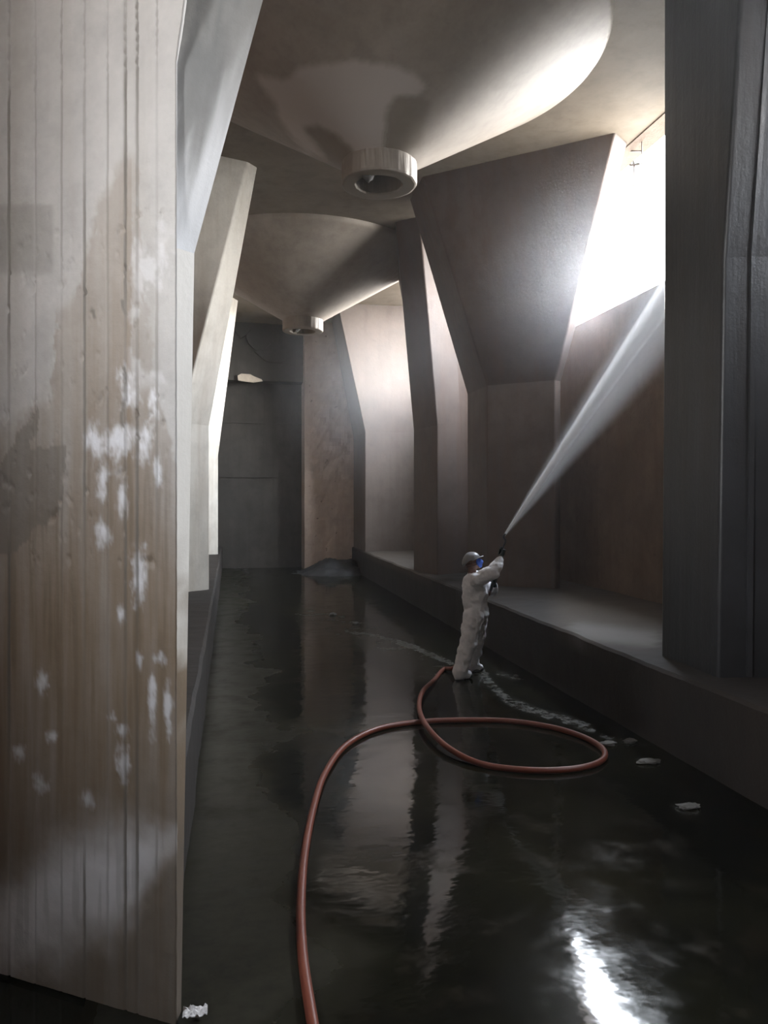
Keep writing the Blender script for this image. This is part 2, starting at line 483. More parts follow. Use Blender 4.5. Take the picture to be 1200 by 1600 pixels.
hopper(1.93, 10.0, True, 'large stained conical concrete hopper with an open round outlet above the worker')
hopper(1.76, 19.1, False, 'plain conical concrete hopper hanging in front of the far end wall')

# ------------------------------------------------------------------ right-hand columns
def column(loops_shaft, loops_cap, mat_s, mat_c, label, seg=(14, 44)):
    base = sum((Vector(p) for p in loops_shaft[0]), Vector()) / len(loops_shaft[0])
    c = empty('concrete_column', base, label, 'column', 'flared columns of the hall', 'thing')
    del c['group']
    bm = bmesh.new(); loft(bm, loops_shaft, False, seg[0]); bevel_mod(obj('shaft', bm, mat_s, c), 0.035)
    bm = bmesh.new(); loft(bm, loops_cap, False, seg[1]); bevel_mod(obj('capital', bm, mat_c, c), 0.035)
    return c

def at(pts, z): return [Vector((p[0], p[1], z if len(p) < 3 else p[2])) for p in pts]

# column between the two hoppers
s1 = [(4.78, 15.18), (4.78, 13.94), (5.78, 13.05), (5.94, 13.18), (6.0, 14.4), (5.4, 15.0)]
t1a, t1b, t1c = G(640, 313, ZC), G(660, 276, ZC), G(962, 207, ZC)
top1 = [(t1a.x, t1a.y), (t1b.x, t1b.y), (t1c.x, t1c.y), (6.56, t1c.y + 0.3), (6.56, 13.4), (4.6, 15.0)]
column([at(s1, ZL - 0.02), at(s1, 4.56)], [at(s1, 4.56), at(top1, ZC + 0.02)], M['column'], M['column'],
       'brown grey concrete column with a wide flared capital behind the water jet')
# its neighbour behind, facing the far hopper
s2 = [(4.13, 17.2), (4.38, 16.05), (5.0, 16.35), (5.6, 16.9), (5.5, 17.8), (4.7, 18.3)]
t2a, t2b = G(617, 318, ZC), G(652, 318, ZC)
t2a = P(618, 330, 16.6); t2a.z = ZC
t2b = P(655, 330, 16.3); t2b.z = ZC
top2 = [(t2a.x, t2a.y), (t2b.x, t2b.y), (4.7, 16.15), (6.2, 17.2), (6.2, 19.6), (4.2, 19.4)]
column([at(s2, ZL - 0.02), at(s2, 4.0)], [at(s2, 4.0), at(top2, ZC + 0.02)], M['column'], M['column'],
       'slim dark column with a leaning capital tucked behind the wide flared column')
# far column engaged in the end wall
s3 = [(4.12, 25.95), (4.12, 23.66), (6.5, 23.66), (6.5, 25.95)]
a3 = P(528, 480, 24.6); b3 = P(527, 480, 23.4)
top3 = [(a3.x, 25.95), (b3.x, 23.3), (6.58, 23.3), (6.58, 25.95)]
column([at(s3, ZL - 0.02), at(s3, 4.5)], [at(s3, 4.5), at(top3, ZC + 0.02)], M['end_column'], M['end_column'],
       'pale far column with a flared head joined to the end wall')
# dark pillar close to the camera on the ledge
s0 = [(4.42, 7.32), (4.37, 6.3), (5.8, 5.95), (6.3, 6.3), (6.3, 7.5)]
m0 = [(4.45, 7.32), (4.40, 6.25), (5.8, 5.85), (6.3, 6.2), (6.3, 7.5)]
top0 = [(4.45, 7.32), (4.40, 5.85), (5.8, 5.3), (6.45, 5.7), (6.45, 7.6)]
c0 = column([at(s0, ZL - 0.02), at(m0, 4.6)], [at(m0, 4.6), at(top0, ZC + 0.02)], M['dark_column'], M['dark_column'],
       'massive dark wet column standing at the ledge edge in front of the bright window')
bm = bmesh.new()
q0, q1 = Vector((4.40, 6.25, 4.6)), Vector((4.40, 5.85, ZC))
loft(bm, [[Vector((4.62, 6.22, 0.78)), Vector((4.66, 6.20, 0.78)), Vector((4.66, 6.26, 0.78)), Vector((4.62, 6.28, 0.78))],
          [Vector((4.62, 6.16, 4.6)), Vector((4.66, 6.15, 4.6)), Vector((4.66, 6.25, 4.6)), Vector((4.62, 6.25, 4.6))],
          [Vector((4.62, 5.74, 8.7)), Vector((4.66, 5.73, 8.7)), Vector((4.66, 5.9, 8.7)), Vector((4.62, 5.9, 8.7))]])
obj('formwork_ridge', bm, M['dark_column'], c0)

# ------------------------------------------------------------------ left-hand pillars
A = Vector((-0.244, 3.62, 0)); DL = Vector((-0.846, 0.538, 0)).normalized(); NL = Vector((-0.538, -0.846, 0)).normalized()
pil = empty('concrete_pillar', (A + DL * 0.75 - NL * 0.5), 'huge board-marked pillar with brown damp stains and white lime spots', 'pillar', None, 'thing')
W0 = 1.7
bounds_px = [275, 245, 214, 196, 168, 132, 96, 55, 14, -28]
def s_of_px(px):
    # distance along the face from A at which the photo column px is met
    lo, hi = -0.3, W0
    for _ in range(40):
        mid_ = (lo + hi) / 2
        x, _y = proj(A + DL * mid_ + Vector((0, 0, 2)))
        if x > px: lo = mid_
        else: hi = mid_
    return (lo + hi) / 2
grooves = [s_of_px(px) for px in bounds_px[1:]] + [1.25, 1.36, 1.47, 1.6]
gstr = [0.5, 0.9, 1.0, 0.5, 0.9, 0.45, 0.5, 1.0, 0.6, 0.8, 0.8, 0.6, 0.7]
bm = bmesh.new()
ns, nz = 230, 560
rows = []
for j in range(nz + 1):
    z = ZC * j / nz
    smin = -0.17 * max(0.0, z - 4.4)
    row = []
    for i in range(ns + 1):
        u = i / ns
        s = smin * (1 - u) + (W0) * u
        d = 0.0
        for g, k in zip(grooves, gstr):
            wv = abs(s - g - 0.003 * noise.noise((z * 3, g * 9, 0)))
            if wv < 0.008: d -= 0.012 * k * (1 - wv / 0.008) * (0.5 + 0.5 * sstep(-0.2, 0.3, noise.noise((g * 7, z * 0.8, 2)) + 0.15))
        bi = sum(1 for g in grooves if s > g)
        d += 0.004 * noise.noise((bi * 3.7, 0.5, 0.1))
        q = A + DL * s + Vector((0, 0, z))
        d += 0.0025 * fbm(q, 9.0)
        pit = fbm(q + Vector((9, 9, 9)), 14.0)
        if 2.0 < z < 3.8 and pit > 0.66 and 0.05 < s: d -= 0.012
        row.append(bm.verts.new(q + NL * d))
    rows.append(row)
for r0, r1 in zip(rows[:-1], rows[1:]):
    for i in range(ns):
        bm.faces.new((r0[i], r0[i + 1], r1[i + 1], r1[i]))
# returns behind the face
inner = [[r[0], bm.verts.new(r[0].co - NL * 0.02 - DL * 0.0 + Vector((-0.004, 0.02, 0)))] for r in rows]
for r0, r1 in zip(inner[:-1], inner[1:]): bm.faces.new((r0[1], r0[0], r1[0], r1[1]))
outer = [[r[-1], bm.verts.new(r[-1].co - NL * 0.9)] for r in rows]
for r0, r1 in zip(outer[:-1], outer[1:]): bm.faces.new((r0[0], r0[1], r1[1], r1[0]))
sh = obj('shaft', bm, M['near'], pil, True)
BR = [(-60, 720), (0, 690), (28, 680), (50, 612), (82, 590), (88, 490), (118, 470), (130, 395), (162, 300), (176, 262), (196, 238), (214, 240), (222, 420), (245, 590), (275, 735), (300, 760)]
SPOTS = [(200, 605, 12, 26), (185, 690, 22, 20), (150, 692, 11, 24), (226, 692, 11, 24), (160, 742, 7, 22), (192, 775, 8, 30), (246, 742, 6, 22), (217, 900, 10, 28),
         (160, 832, 10, 16), (238, 1096, 5, 34), (218, 1030, 5, 14), (66, 1068, 8, 12), (190, 1140, 8, 10), (62, 1226, 9, 12), (136, 1250, 8, 11), (252, 388, 9, 36),
         (218, 430, 8, 44), (240, 620, 6, 28), (175, 1120, 6, 6), (82, 1150, 8, 8), (188, 960, 5, 14), (30, 1175, 8, 10), (262, 1105, 5, 40), (250, 1030, 9, 10), (192, 1190, 10, 30)]
def near_paint(co):
    x, y = proj(co)
    n1 = fbm(co, 2.2); n2 = fbm(co + Vector((3, 1, 7)), 8.0)
    bi = sum(1 for g in grooves if ((co - A).dot(DL)) > g)
    yb = interp(BR, x + 10 * n2) + 26 * n1 + 22 * noise.noise((bi * 5.3, 1, 1))
    br = sstep(-14, 26, y - yb) * (0.45 + 0.5 * sstep(yb, 1000, y))
    # pale band on the last two boards
    if x > 205: br *= 0.55 + 0.45 * sstep(560, 760, y + 40 * n1)
    wh = 0
    for sx, sy, rx, ry in SPOTS:
        dd = math.hypot((x - sx) / rx, (y - sy) / ry)
        if dd < 2.4: wh = max(wh, (0.85 if sy > 500 else 0.4) * (1 - sstep(0.0, 1.7, dd + 0.75 * n2 + 0.55 * fbm(Vector((co.x * 1.6, co.y * 1.6, co.z * 0.7)), 24))))
    wh = max(wh, 0.35 * sstep(0.25, 0.6, fbm(co + Vector((0, 0, 4)), 3.0) + n2 * 0.4) * sstep(330, 420, y) * (1 - sstep(560, 640, y)) * sstep(190, 215, x))
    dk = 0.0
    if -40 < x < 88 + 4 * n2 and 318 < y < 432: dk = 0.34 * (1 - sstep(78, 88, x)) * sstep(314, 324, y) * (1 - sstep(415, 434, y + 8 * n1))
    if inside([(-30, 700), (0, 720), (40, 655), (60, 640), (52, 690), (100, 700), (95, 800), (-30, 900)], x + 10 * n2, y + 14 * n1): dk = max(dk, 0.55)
    for g, k in zip(grooves, gstr):
        if abs((co - A).dot(DL) - g) < 0.006: dk = max(dk, 0.9 * k * (0.35 + 0.6 * sstep(-0.15, 0.25, noise.noise((g * 7, co.z * 0.9, 2)) + 0.1)))
    crack = (1 - sstep(0, 5, seg_dist([(194, 575), (198, 600), (192, 640), (190, 665)], x + 5 * n2, y))) * 0.8
    crack = max(crack, (1 - sstep(1, 5, seg_dist([(143, 484), (150, 496)], x + 5 * n2, y))) * 0.8, (1 - sstep(1, 4, seg_dist([(193, 470), (197, 492)], x + 4 * n2, y))) * 0.8)
    low = 0.66 * sstep(880, 1500, y + 60 * n1)  # wet foot plus the weaker light near the floor, painted darker
    # patch of light painted pale low on the pillar, slanting up along the boards
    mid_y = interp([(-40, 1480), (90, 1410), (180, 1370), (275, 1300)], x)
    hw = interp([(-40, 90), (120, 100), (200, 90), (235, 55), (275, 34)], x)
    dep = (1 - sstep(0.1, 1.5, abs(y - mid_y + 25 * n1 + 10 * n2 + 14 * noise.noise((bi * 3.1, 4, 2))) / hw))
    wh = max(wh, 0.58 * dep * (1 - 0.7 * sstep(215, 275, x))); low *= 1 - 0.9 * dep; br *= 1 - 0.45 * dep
    # vertical runs of damp under each board joint
    run = fbm(Vector((co.x * 14, co.y * 14, co.z * 0.7)), 1.0)
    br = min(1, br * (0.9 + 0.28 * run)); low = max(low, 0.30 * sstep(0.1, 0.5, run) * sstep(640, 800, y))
    return (max(0, min(1, br)), wh * 0.85, max(dk, crack, low))
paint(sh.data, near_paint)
# chamfer beside the face
B = A + Vector((0.0778, 0.0778, 0)); B0 = P(283, 1590, 3.6); B0.z = 0
ch = [[A + Vector((0.0, 0.012, 0)), B0, Vector((-0.55, 5.1, 0)), Vector((-1.5, 5.3, 0))],
      [A + Vector((0.0, 0.012, 3.55)), B + Vector((0, 0, 3.55)), Vector((-0.50, 5.1, 3.55)), Vector((-1.5, 5.3, 3.55))]]
bm = bmesh.new(); loft(bm, ch, True, 60)
o = obj('chamfer', bm, M['chamfer'], pil)
def ch_paint(co):
    n1 = fbm(co, 3.0); n2 = fbm(co, 9)
    wh = 0.55 * (sstep(1.5, 2.6, co.z + 0.5 * n1)) + 0.2
    br = (1 - sstep(1.5, 2.3, co.z + 0.5 * n1)) * 0.95
    return (br, wh * (1 - br) * 0.8 + 0.5 * br * sstep(0.3, 0.55, n2) * sstep(1.2, 1.7, co.z), 0.75 * (1 - sstep(0.3, 1.7, co.z + 0.3 * n1)))  # last channel paints the weaker light near the floor as darkening
o.data.color_attributes  # painted per vertex
paint(o.data, ch_paint)
top = [A + Vector((-0.02, 0.05, ZC)), B + Vector((1.24, 0.12, ZC)), Vector((0.9, 5.6, ZC)), Vector((-1.5, 5.8, ZC))]
bm = bmesh.new(); loft(bm, [ch[1], top], True, 120)
bmesh.ops.subdivide_edges(bm, edges=[e for e in bm.edges if abs(e.verts[0].co.z - e.verts[1].co.z) < 1e-4 and len(e.link_faces) == 2], cuts=14, use_grid_fill=True)
o = obj('capital', bm, M['wing'], pil)
def wing_paint(co):
    t = co.z - 3.55
    st = fbm(Vector((co.x * 7 - t * 1.6, co.y * 7, co.z * 0.6)), 1.0)
    return (0, 0.85 * (1 - sstep(0.05, 1.0, t + 0.55 * st)), 0.55 * sstep(-0.1, 0.5, st + 0.35 * fbm(co, 2.0)) * sstep(0.4, 1.0, t))
paint(o.data, wing_paint)

def left_pillar(px_sh, d_sh, zj, px_top, py_top, label, mat):
    c = P(px_sh, 700, d_sh); c.z = 0
    s = [(c.x, c.y), (c.x - 0.48, c.y - 0.50), (c.x - 1.7, c.y + 0.55), (c.x - 1.75, c.y + 1.6), (c.x - 0.4, c.y + 1.4)]
    t = G(px_top, py_top, ZC)
    t2 = G(px_top - 15, py_top - 9, ZC)
    tp = [(t.x, t.y), (t2.x, t2.y), (t2.x - 1.9, t2.y - 0.6), (t2.x - 1.95, t2.y + 1.3), (t.x - 0.2, t.y + 1.2)]
    e = empty('concrete_pillar', (c.x - 0.8, c.y + 0.5, 0), label, 'pillar', None, 'thing')
    bm = bmesh.new(); loft(bm, [at(s, 0.0), at(s, zj)], False, 14); bevel_mod(obj('shaft', bm, mat, e), 0.03)
    bm = bmesh.new(); loft(bm, [at(s, zj), at(tp, ZC + 0.02)], False, 50); bevel_mod(obj('capital', bm, mat, e), 0.03)
left_pillar(327, 13.9, 3.73, 402, 262, 'pale limed pillar seen just past the huge board-marked pillar', M['left'])
left_pillar(341, 22.9, 3.7, 372, 470, 'farther pale pillar whose flared head shows beside the dark end recess', M['left'])

# ------------------------------------------------------------------ window remains, patch, chips
for wi, (y0, y1) in enumerate(WINS):
    w = empty('window_%d' % (wi + 1), (XR + 0.2, (y0 + y1) / 2, SILL), kind='structure')
    bm = bmesh.new()
    add_box(bm, XR + 0.18, XR + 0.24, y0, y1, SILL, SILL + 0.05)
    add_box(bm, XR + 0.18, XR + 0.24, y0, y0 + 0.05, SILL, WHEAD[wi])
    add_box(bm, XR + 0.18, XR + 0.24, y1 - 0.05, y1, SILL, WHEAD[wi])
    obj('window_frame', bm, M['bars'], w)
    if wi == 1:
        bm = bmesh.new()
        def wp(px, py):
            d = XR + 0.15; r = (px - 600) / F * CS + SN
            return P(px, py, d / r)
        for line, r in (([(1030, 190), (1016, 202), (1002, 214)], 0.02), ([(1003, 206), (1003, 240), (1004, 300)], 0.010), ([(980, 236), (1003, 236)], 0.012),
                        ([(990, 252), (991, 262), (990, 292)], 0.02), ([(985, 258), (1001, 256)], 0.025), ([(966, 312), (985, 300), (994, 292)], 0.011), ([(960, 202), (985, 212)], 0.015)):
            tube(bm, spline([wp(*q) for q in line], 4), r, 8)
        obj('broken_grille', bm, M['bars'], w)

bm = bmesh.new()
c = P(391, 592, 26.08)
pts = [(-0.42, 0.10), (-0.30, 0.17), (0.0, 0.16), (0.15, 0.08), (0.38, 0.0), (0.42, -0.06), (0.1, -0.12), (-0.2, -0.09), (-0.4, -0.06)]
f0 = [bm.verts.new(c + Vector((x, 0.02 * noise.noise((x * 9, z, 0)), z))) for x, z in pts]
f1 = [bm.verts.new(c + Vector((x, 0.10, z))) for x, z in pts]
bm.faces.new(f0); bm.faces.new(f1[::-1])
for i in range(len(pts)): bm.faces.new((f0[i], f0[(i + 1) % len(pts)], f1[(i + 1) % len(pts)], f1[i]))
tag(obj('plaster_patch', bm, M['plaster']), 'small pale torn plaster patch on the dark beam at the far end', 'plaster patch', kind='thing')

def chip(px, py, size, label, z=0.0, dep=None):
    c = G(px, py, z) if dep is None else P(px, py, dep)
    bm = bmesh.new()
    bmesh.ops.create_icosphere(bm, subdivisions=3, radius=1.0)
    sx, sy, sz = size
    for v in bm.verts:
        k = 1 + 0.35 * fbm(v.co + Vector((px, py, 0)) * 0.13, 1.3)
        v.co = Vector((v.co.x * sx * k, v.co.y * sy * k, v.co.z * sz * k)) + c + Vector((0, 0, sz * 0.75))
    o = obj('concrete_chip', bm, M['chip'], None, False)
    o.rotation_euler = (0, 0, 0)
    tag(o, label, 'concrete chip', 'concrete chips on the wet floor', 'thing')
chip(950, 1164, (0.09, 0.05, 0.02), 'flat pale chip touching the outer bend of the hose loop')
chip(1014, 1192, (0.10, 0.06, 0.02), 'pale chip on dark floor just past the hose loop towards the ledge')
chip(985, 1160, (0.07, 0.05, 0.02), 'small pale chip at the foot of the ledge face')
chip(1076, 1263, (0.09, 0.05, 0.02), 'lone faint chip on the darkest floor below the massive dark column')
chip(520, 961, (0.07, 0.05, 0.03), 'tiny chip out on the open floor before the end pier')
chip(556, 975, (0.06, 0.05, 0.025), 'tiny chip on the open floor near the start of the foam streak')

# sludge mound in the far corner
bm = bmesh.new()
cm = Vector((3.3, 25.3, 0))
n = 40
vs = [[None] * (n + 1) for _ in range(n + 1)]
for j in range(n + 1):
    for i in range(n + 1):
        x = -1.6 + 3.4 * i / n; y = -2.2 + 3.4 * j / n
        hgt = 0.42 * sstep(0, 0.9, 1 - math.hypot((x - 0.1) / 1.6, (y + 0.3) / 1.5)) * (0.9 + 0.5 * fbm((x, y, 5), 1.2)) + 0.03 * fbm((x, y, 2), 4)
        vs[j][i] = bm.verts.new((min(cm.x + x, XRE + 0.05), min(cm.y + y, 25.99), max(-0.02, hgt - 0.03)))
for j in range(n):
    for i in range(n):
        bm.faces.new((vs[j][i], vs[j][i + 1], vs[j + 1][i + 1], vs[j + 1][i]))
tag(obj('sludge', bm, M['rubble'], None, True), 'dark heap of wet sludge in the corner below the end pier', 'sludge', kind='stuff')

# ------------------------------------------------------------------ the worker
D0 = 10.2; PX0, PY0 = 728, 1064.0
S = D0 / F
ORG = P(PX0, PY0, D0); ORG.z = 0.0
RV = Vector((CS, -SN, 0)); DV = Vector((SN, CS, 0))
def W(u, v, w): return ORG + RV * u + DV * v + Vector((0, 0, w))
def px2(px, py, v=0.0):
    d = D0 + v
    q = P(px, py, d); return q

def blend(name, caps, mat, parent, voxel, smooth_it=6, wrinkle=None, ells=()):
    """one continuous surface from tapered limbs and rounded masses"""
    bm = bmesh.new()
    for a, b_, ra, rb in caps:
        a, b_ = Vector(a), Vector(b_)
        n = 5
        ax = (b_ - a)
        if ax.length < 1e-5: ax = Vector((0, 0, 1e-3))
        d = ax.normalized()
        pts = [a - d * ra * 0.95, a - d * ra * 0.7, a - d * ra * 0.35] + [a.lerp(b_, k / n) for k in range(n + 1)] + [b_ + d * rb * 0.35, b_ + d * rb * 0.7, b_ + d * rb * 0.95]
        rr = [ra * 0.3, ra * 0.71, ra * 0.93] + [ra + (rb - ra) * k / n for k in range(n + 1)] + [rb * 0.93, rb * 0.71, rb * 0.3]
        tube(bm, pts, rr, 14)
    for mtx in ells:
        bmesh.ops.create_icosphere(bm, subdivisions=4, radius=1.0, matrix=mtx)
    bmesh.ops.recalc_face_normals(bm, faces=bm.faces[:])
    me = bpy.data.meshes.new('tmp'); bm.to_mesh(me); bm.free()
    t = bpy.data.objects.new('tmp', me); COL.objects.link(t)
    md = t.modifiers.new('r', 'REMESH'); md.mode = 'VOXEL'; md.voxel_size = voxel
    sm = t.modifiers.new('s', 'SMOOTH'); sm.iterations = smooth_it; sm.factor = 0.5
    dg = bpy.context.evaluated_depsgraph_get()
    res = bpy.data.meshes.new_from_object(t.evaluated_get(dg))
    bpy.data.objects.remove(t)
    res.name = name
    if wrinkle:
        nr = [v.normal.copy() for v in res.vertices]
        for v, n_ in zip(res.vertices, nr): v.co += n_ * wrinkle(v.co)
    return link(name, res, mat, parent, True)

def frame(c, f, u, sx, sy, sz):
    f = f.normalized(); s = f.cross(u).normalized(); u = s.cross(f).normalized()
    m_ = Matrix((f * sx, s * sy, u * sz)).transposed().to_4x4(); m_.translation = c
    return m_

FD = (RV * 0.93 + DV * 0.36).normalized()         # facing
SD = (DV * 0.93 - RV * 0.36).normalized()         # far side (the worker's left)
pers = empty('person', W(0, 0, 0), 'person in white coverall, grey hard hat and blue mask aiming the spray lance upward', 'person', None, 'thing')

pelvis = W(0.145, 0.12, 0.86); belly = W(0.142, 0.10, 1.06); chest = W(0.118, 0.06, 1.27); neck = W(0.088, 0.04, 1.425)
shR = W(0.125, -0.12, 1.345); shL = W(0.155, 0.21, 1.34)
elR = W(0.325, -0.15, 1.435); wrR = W(0.455, -0.06, 1.615)
elL = W(0.385, 0.30, 1.15); wrL = W(0.395, 0.09, 1.245)
hipR = W(0.105, 0.02, 0.84); hipL = W(0.195, 0.20, 0.84)
knR = W(0.03, 0.03, 0.47); knL = W(0.175, 0.30, 0.48)
anR = W(-0.075, 0.03, 0.09); anL = W(0.125, 0.44, 0.09)
head = W(0.085, 0.03, 1.56)
HD = (RV * 0.96 - DV * 0.28).normalized()
HF = (HD * 0.90 + Vector((0, 0, 0.43))).normalized(); HU = Vector((0, 0, 1)) * 0.90 - HD * 0.43; HU = HU.normalized()
HS = HF.cross(HU).normalized()
def H(f, s, u): return head + HF * f + HS * s + HU * u

# lance line
l0 = W(0.345, 0.02, 1.24); l1 = W(0.535, -0.02, 1.90)
LA = (l1 - l0).normalized()
hR = l0 + LA * 0.475; hL = l0 + LA * 0.10
def hand_caps(hc, wrist, rf, extra):
    """palm, four fingers curled round the lance and a thumb closing from the side"""
    caps = []
    to_w = (wrist - hc); to_w = (to_w - LA * to_w.dot(LA)).normalized()
    side = LA.cross(to_w).normalized()
    rl = 0.022
    for k, (off, ln) in enumerate(((0.036, 0.92), (0.013, 1.0), (-0.010, 0.96), (-0.032, 0.82))):
        base = hc + LA * off
        pts = []
        for a in (20, 75, 140, 205, 205 + 45 * ln):
            ar = math.radians(a); rad = rl + rf + (0.012 if a < 60 else 0.004)
            pts.append(base + (to_w * math.cos(ar) + side * math.sin(ar)) * rad)
        pts[0] = base + to_w * (rl + rf + 0.016) + side * 0.004
        for i in range(4): caps.append((pts[i], pts[i + 1], rf * (1.08 - 0.07 * i) + extra, rf * (1.0 - 0.07 * i) + extra))
        caps.append((hc.lerp(wrist, 0.62) + LA * off * 0.6, pts[0], rf * 1.35 + extra, rf * 1.2 + extra))
    th0 = hc.lerp(wrist, 0.5) + LA * 0.036
    th1 = hc + LA * 0.062 + to_w * 0.035 - side * 0.022
    th2 = hc + LA * 0.056 - side * (rl + rf + 0.004)
    th3 = hc + LA * 0.046 - side * (rl * 0.7) - to_w * (rl + rf * 0.6)
    caps += [(th0, th1, rf * 1.5 + extra, rf * 1.2 + extra), (th1, th2, rf * 1.2 + extra, rf * 1.1 + extra), (th2, th3, rf * 1.1 + extra, rf * 0.9 + extra)]
    caps.append((hc.lerp(wrist, 0.55) + LA * 0.018, hc.lerp(wrist, 0.55) - LA * 0.018, 0.021 + extra, 0.020 + extra))
    caps.append((hc.lerp(wrist, 0.5), wrist, 0.024 + extra, 0.026 + extra))
    return caps
body = [(pelvis, belly, 0.115, 0.11), (belly, chest, 0.115, 0.125), (chest, neck, 0.10, 0.055), (neck, head, 0.055, 0.052), (shR, shL, 0.065, 0.065), (hipR, hipL, 0.10, 0.10),
        (shR, elR, 0.052, 0.042), (elR, wrR, 0.040, 0.028), (shL, elL, 0.052, 0.042), (elL, wrL, 0.040, 0.028),
        (hipR, knR, 0.085, 0.055), (knR, anR, 0.055, 0.038), (hipL, knL, 0.085, 0.055), (knL, anL, 0.055, 0.038)]
for an in (anR, anL):
    body.append((an + Vector((0, 0, -0.045)) - FD * 0.03, an + Vector((0, 0, -0.055)) + FD * 0.13, 0.032, 0.026))
body += hand_caps(hR, wrR, 0.0085, 0) + hand_caps(hL, wrL, 0.0085, 0)
# face: jaw, nose, brow, ears
body += [(H(0.03, 0, -0.05), H(0.062, 0, -0.085), 0.055, 0.032), (H(0.088, 0, 0.012), H(0.108, 0, -0.018), 0.008, 0.013), (H(0.080, -0.035, 0.028), H(0.080, 0.035, 0.028), 0.013, 0.013),
         (H(0.09, -0.018, -0.052), H(0.09, 0.018, -0.052), 0.009, 0.009)]
for s_ in (-1, 1):
    body.append((H(-0.005, s_ * 0.078, 0.02), H(-0.008, s_ * 0.078, -0.025), 0.013, 0.009))
ells = [frame(head, HF, HU, 0.096, 0.078, 0.112)]
blend('body', body, M['skin'], pers, 0.006, 3, ells=ells)

def wr(co):
    return 0.014 * fbm(co + Vector((1, 4, 2)), 6.5) + 0.017 * noise.noise(Vector((co.x * 6, co.y * 6, co.z * 12))) + 0.004 * fbm(co, 18)
cov = [(pelvis, belly, 0.165, 0.16), (belly, chest, 0.165, 0.165), (chest, chest.lerp(neck, 0.62), 0.15, 0.085), (shR, shL, 0.092, 0.09), (hipR, hipL, 0.135, 0.135),
       (W(0.05, 0.05, 1.02), W(0.06, 0.04, 1.25), 0.10, 0.10),
       (shR, elR, 0.10, 0.092), (elR, wrR.lerp(elR, 0.16), 0.090, 0.070), (shL, elL, 0.09, 0.078), (elL, wrL.lerp(elL, 0.12), 0.076, 0.055),
       (hipR, knR, 0.135, 0.115), (knR, anR + Vector((0, 0, 0.02)), 0.115, 0.10), (hipL, knL, 0.13, 0.108), (knL, anL + Vector((0, 0, 0.03)), 0.108, 0.095),
       (anR + Vector((0, 0, -0.01)) - FD * 0.02, anR + Vector((0, 0, -0.035)) + FD * 0.11, 0.085, 0.055), (anL + Vector((0, 0, 0)) - FD * 0.02, anL + Vector((0, 0, -0.03)) + FD * 0.12, 0.080, 0.055),
       (hipR.lerp(hipL, 0.5), knR.lerp(knL, 0.5) + Vector((0, 0, 0.06)), 0.12, 0.06)]
blend('coverall', cov, M['white_cloth'], pers, 0.013, 4, wr)
for nm, hc, wri in (('glove', hR, wrR), ('glove', hL, wrL)):
    caps = hand_caps(hc, wri, 0.0095, 0.0025)
    fa = elR if wri is wrR else elL
    caps.append((wri, wri.lerp(fa, 0.22), 0.034, 0.040))
    blend(nm, caps, M['glove'], pers, 0.004, 2)
for an in (anR, anL):
    caps = [(an + Vector((0, 0, 0.06)), an + Vector((0, 0, -0.03)) - FD * 0.01, 0.055, 0.05), (an + Vector((0, 0, -0.045)) - FD * 0.035, an + Vector((0, 0, -0.05)) + FD * 0.15, 0.045, 0.040)]
    o = blend('boot', caps, M['boot'], pers, 0.008, 3)
    for v in o.data.vertices:
        if v.co.z < 0.004: v.co.z = 0.004

# hard hat: shell, brim
bm = bmesh.new()
nu, nv = 40, 14
ctr = (0.0, 0, 0.028)
rings = []
for j in range(nv):
    ph = (math.pi / 2) * j / (nv - 0.0)
    ring = []
    for i in range(nu):
        th = 2 * math.pi * i / nu
        f_, s_, u_ = 0.128 * math.cos(ph) * math.cos(th), 0.108 * math.cos(ph) * math.sin(th), 0.108 * math.sin(ph)
        ring.append(bm.verts.new(H(ctr[0] - 0.005 + f_, s_, ctr[2] + u_ - 0.03 * max(0, -math.cos(th)) * math.cos(ph))))
    rings.append(ring)
for a_, b_ in zip(rings[:-1], rings[1:]):
    for i in range(nu): bm.faces.new((a_[i], a_[(i + 1) % nu], b_[(i + 1) % nu], b_[i]))
bm.faces.new(rings[-1])
hat = obj('hard_hat', bm, M['helmet'], pers, True)
md = hat.modifiers.new('s', 'SOLIDIFY'); md.thickness = 0.005; md.offset = 1
bm = bmesh.new()
r0 = []; r1 = []
for i in range(21):
    th = math.radians(-75 + 150 * i / 20)
    ex = 0.055 * math.cos(th) ** 0.7
    r0.append(bm.verts.new(H(-0.005 + 0.126 * math.cos(th), 0.106 * math.sin(th), 0.030)))
    r1.append(bm.verts.new(H(-0.005 + (0.126 + ex) * math.cos(th), (0.106 + ex * 0.4) * math.sin(th), 0.018)))
for i in range(20): bm.faces.new((r0[i], r0[i + 1], r1[i + 1], r1[i]))
br = obj('brim', bm, M['helmet'], hat, True)
br.modifiers.new('s', 'SOLIDIFY').thickness = 0.006
# mask with straps
o = blend('dust_mask', [(H(0.085, -0.02, -0.035), H(0.085, 0.02, -0.035), 0.050, 0.050), (H(0.105, 0, -0.012), H(0.112, 0, -0.045), 0.022, 0.032), (H(0.078, 0, -0.075), H(0.075, 0, -0.08), 0.036, 0.036)], M['mask'], pers, 0.006, 5)
bm = bmesh.new()
for dz in (0.0, -0.035):
    tube(bm, spline([H(0.08, -0.052, -0.03 + dz * 0.6), H(0.03, -0.083, -0.015 + dz), H(-0.05, -0.075, 0.0 + dz), H(-0.10, 0, 0.0 + dz), H(-0.05, 0.075, 0.0 + dz), H(0.03, 0.083, -0.015 + dz), H(0.08, 0.052, -0.03 + dz * 0.6)], 6), 0.003, 6)
obj('strap', bm, M['strap'], o, True)

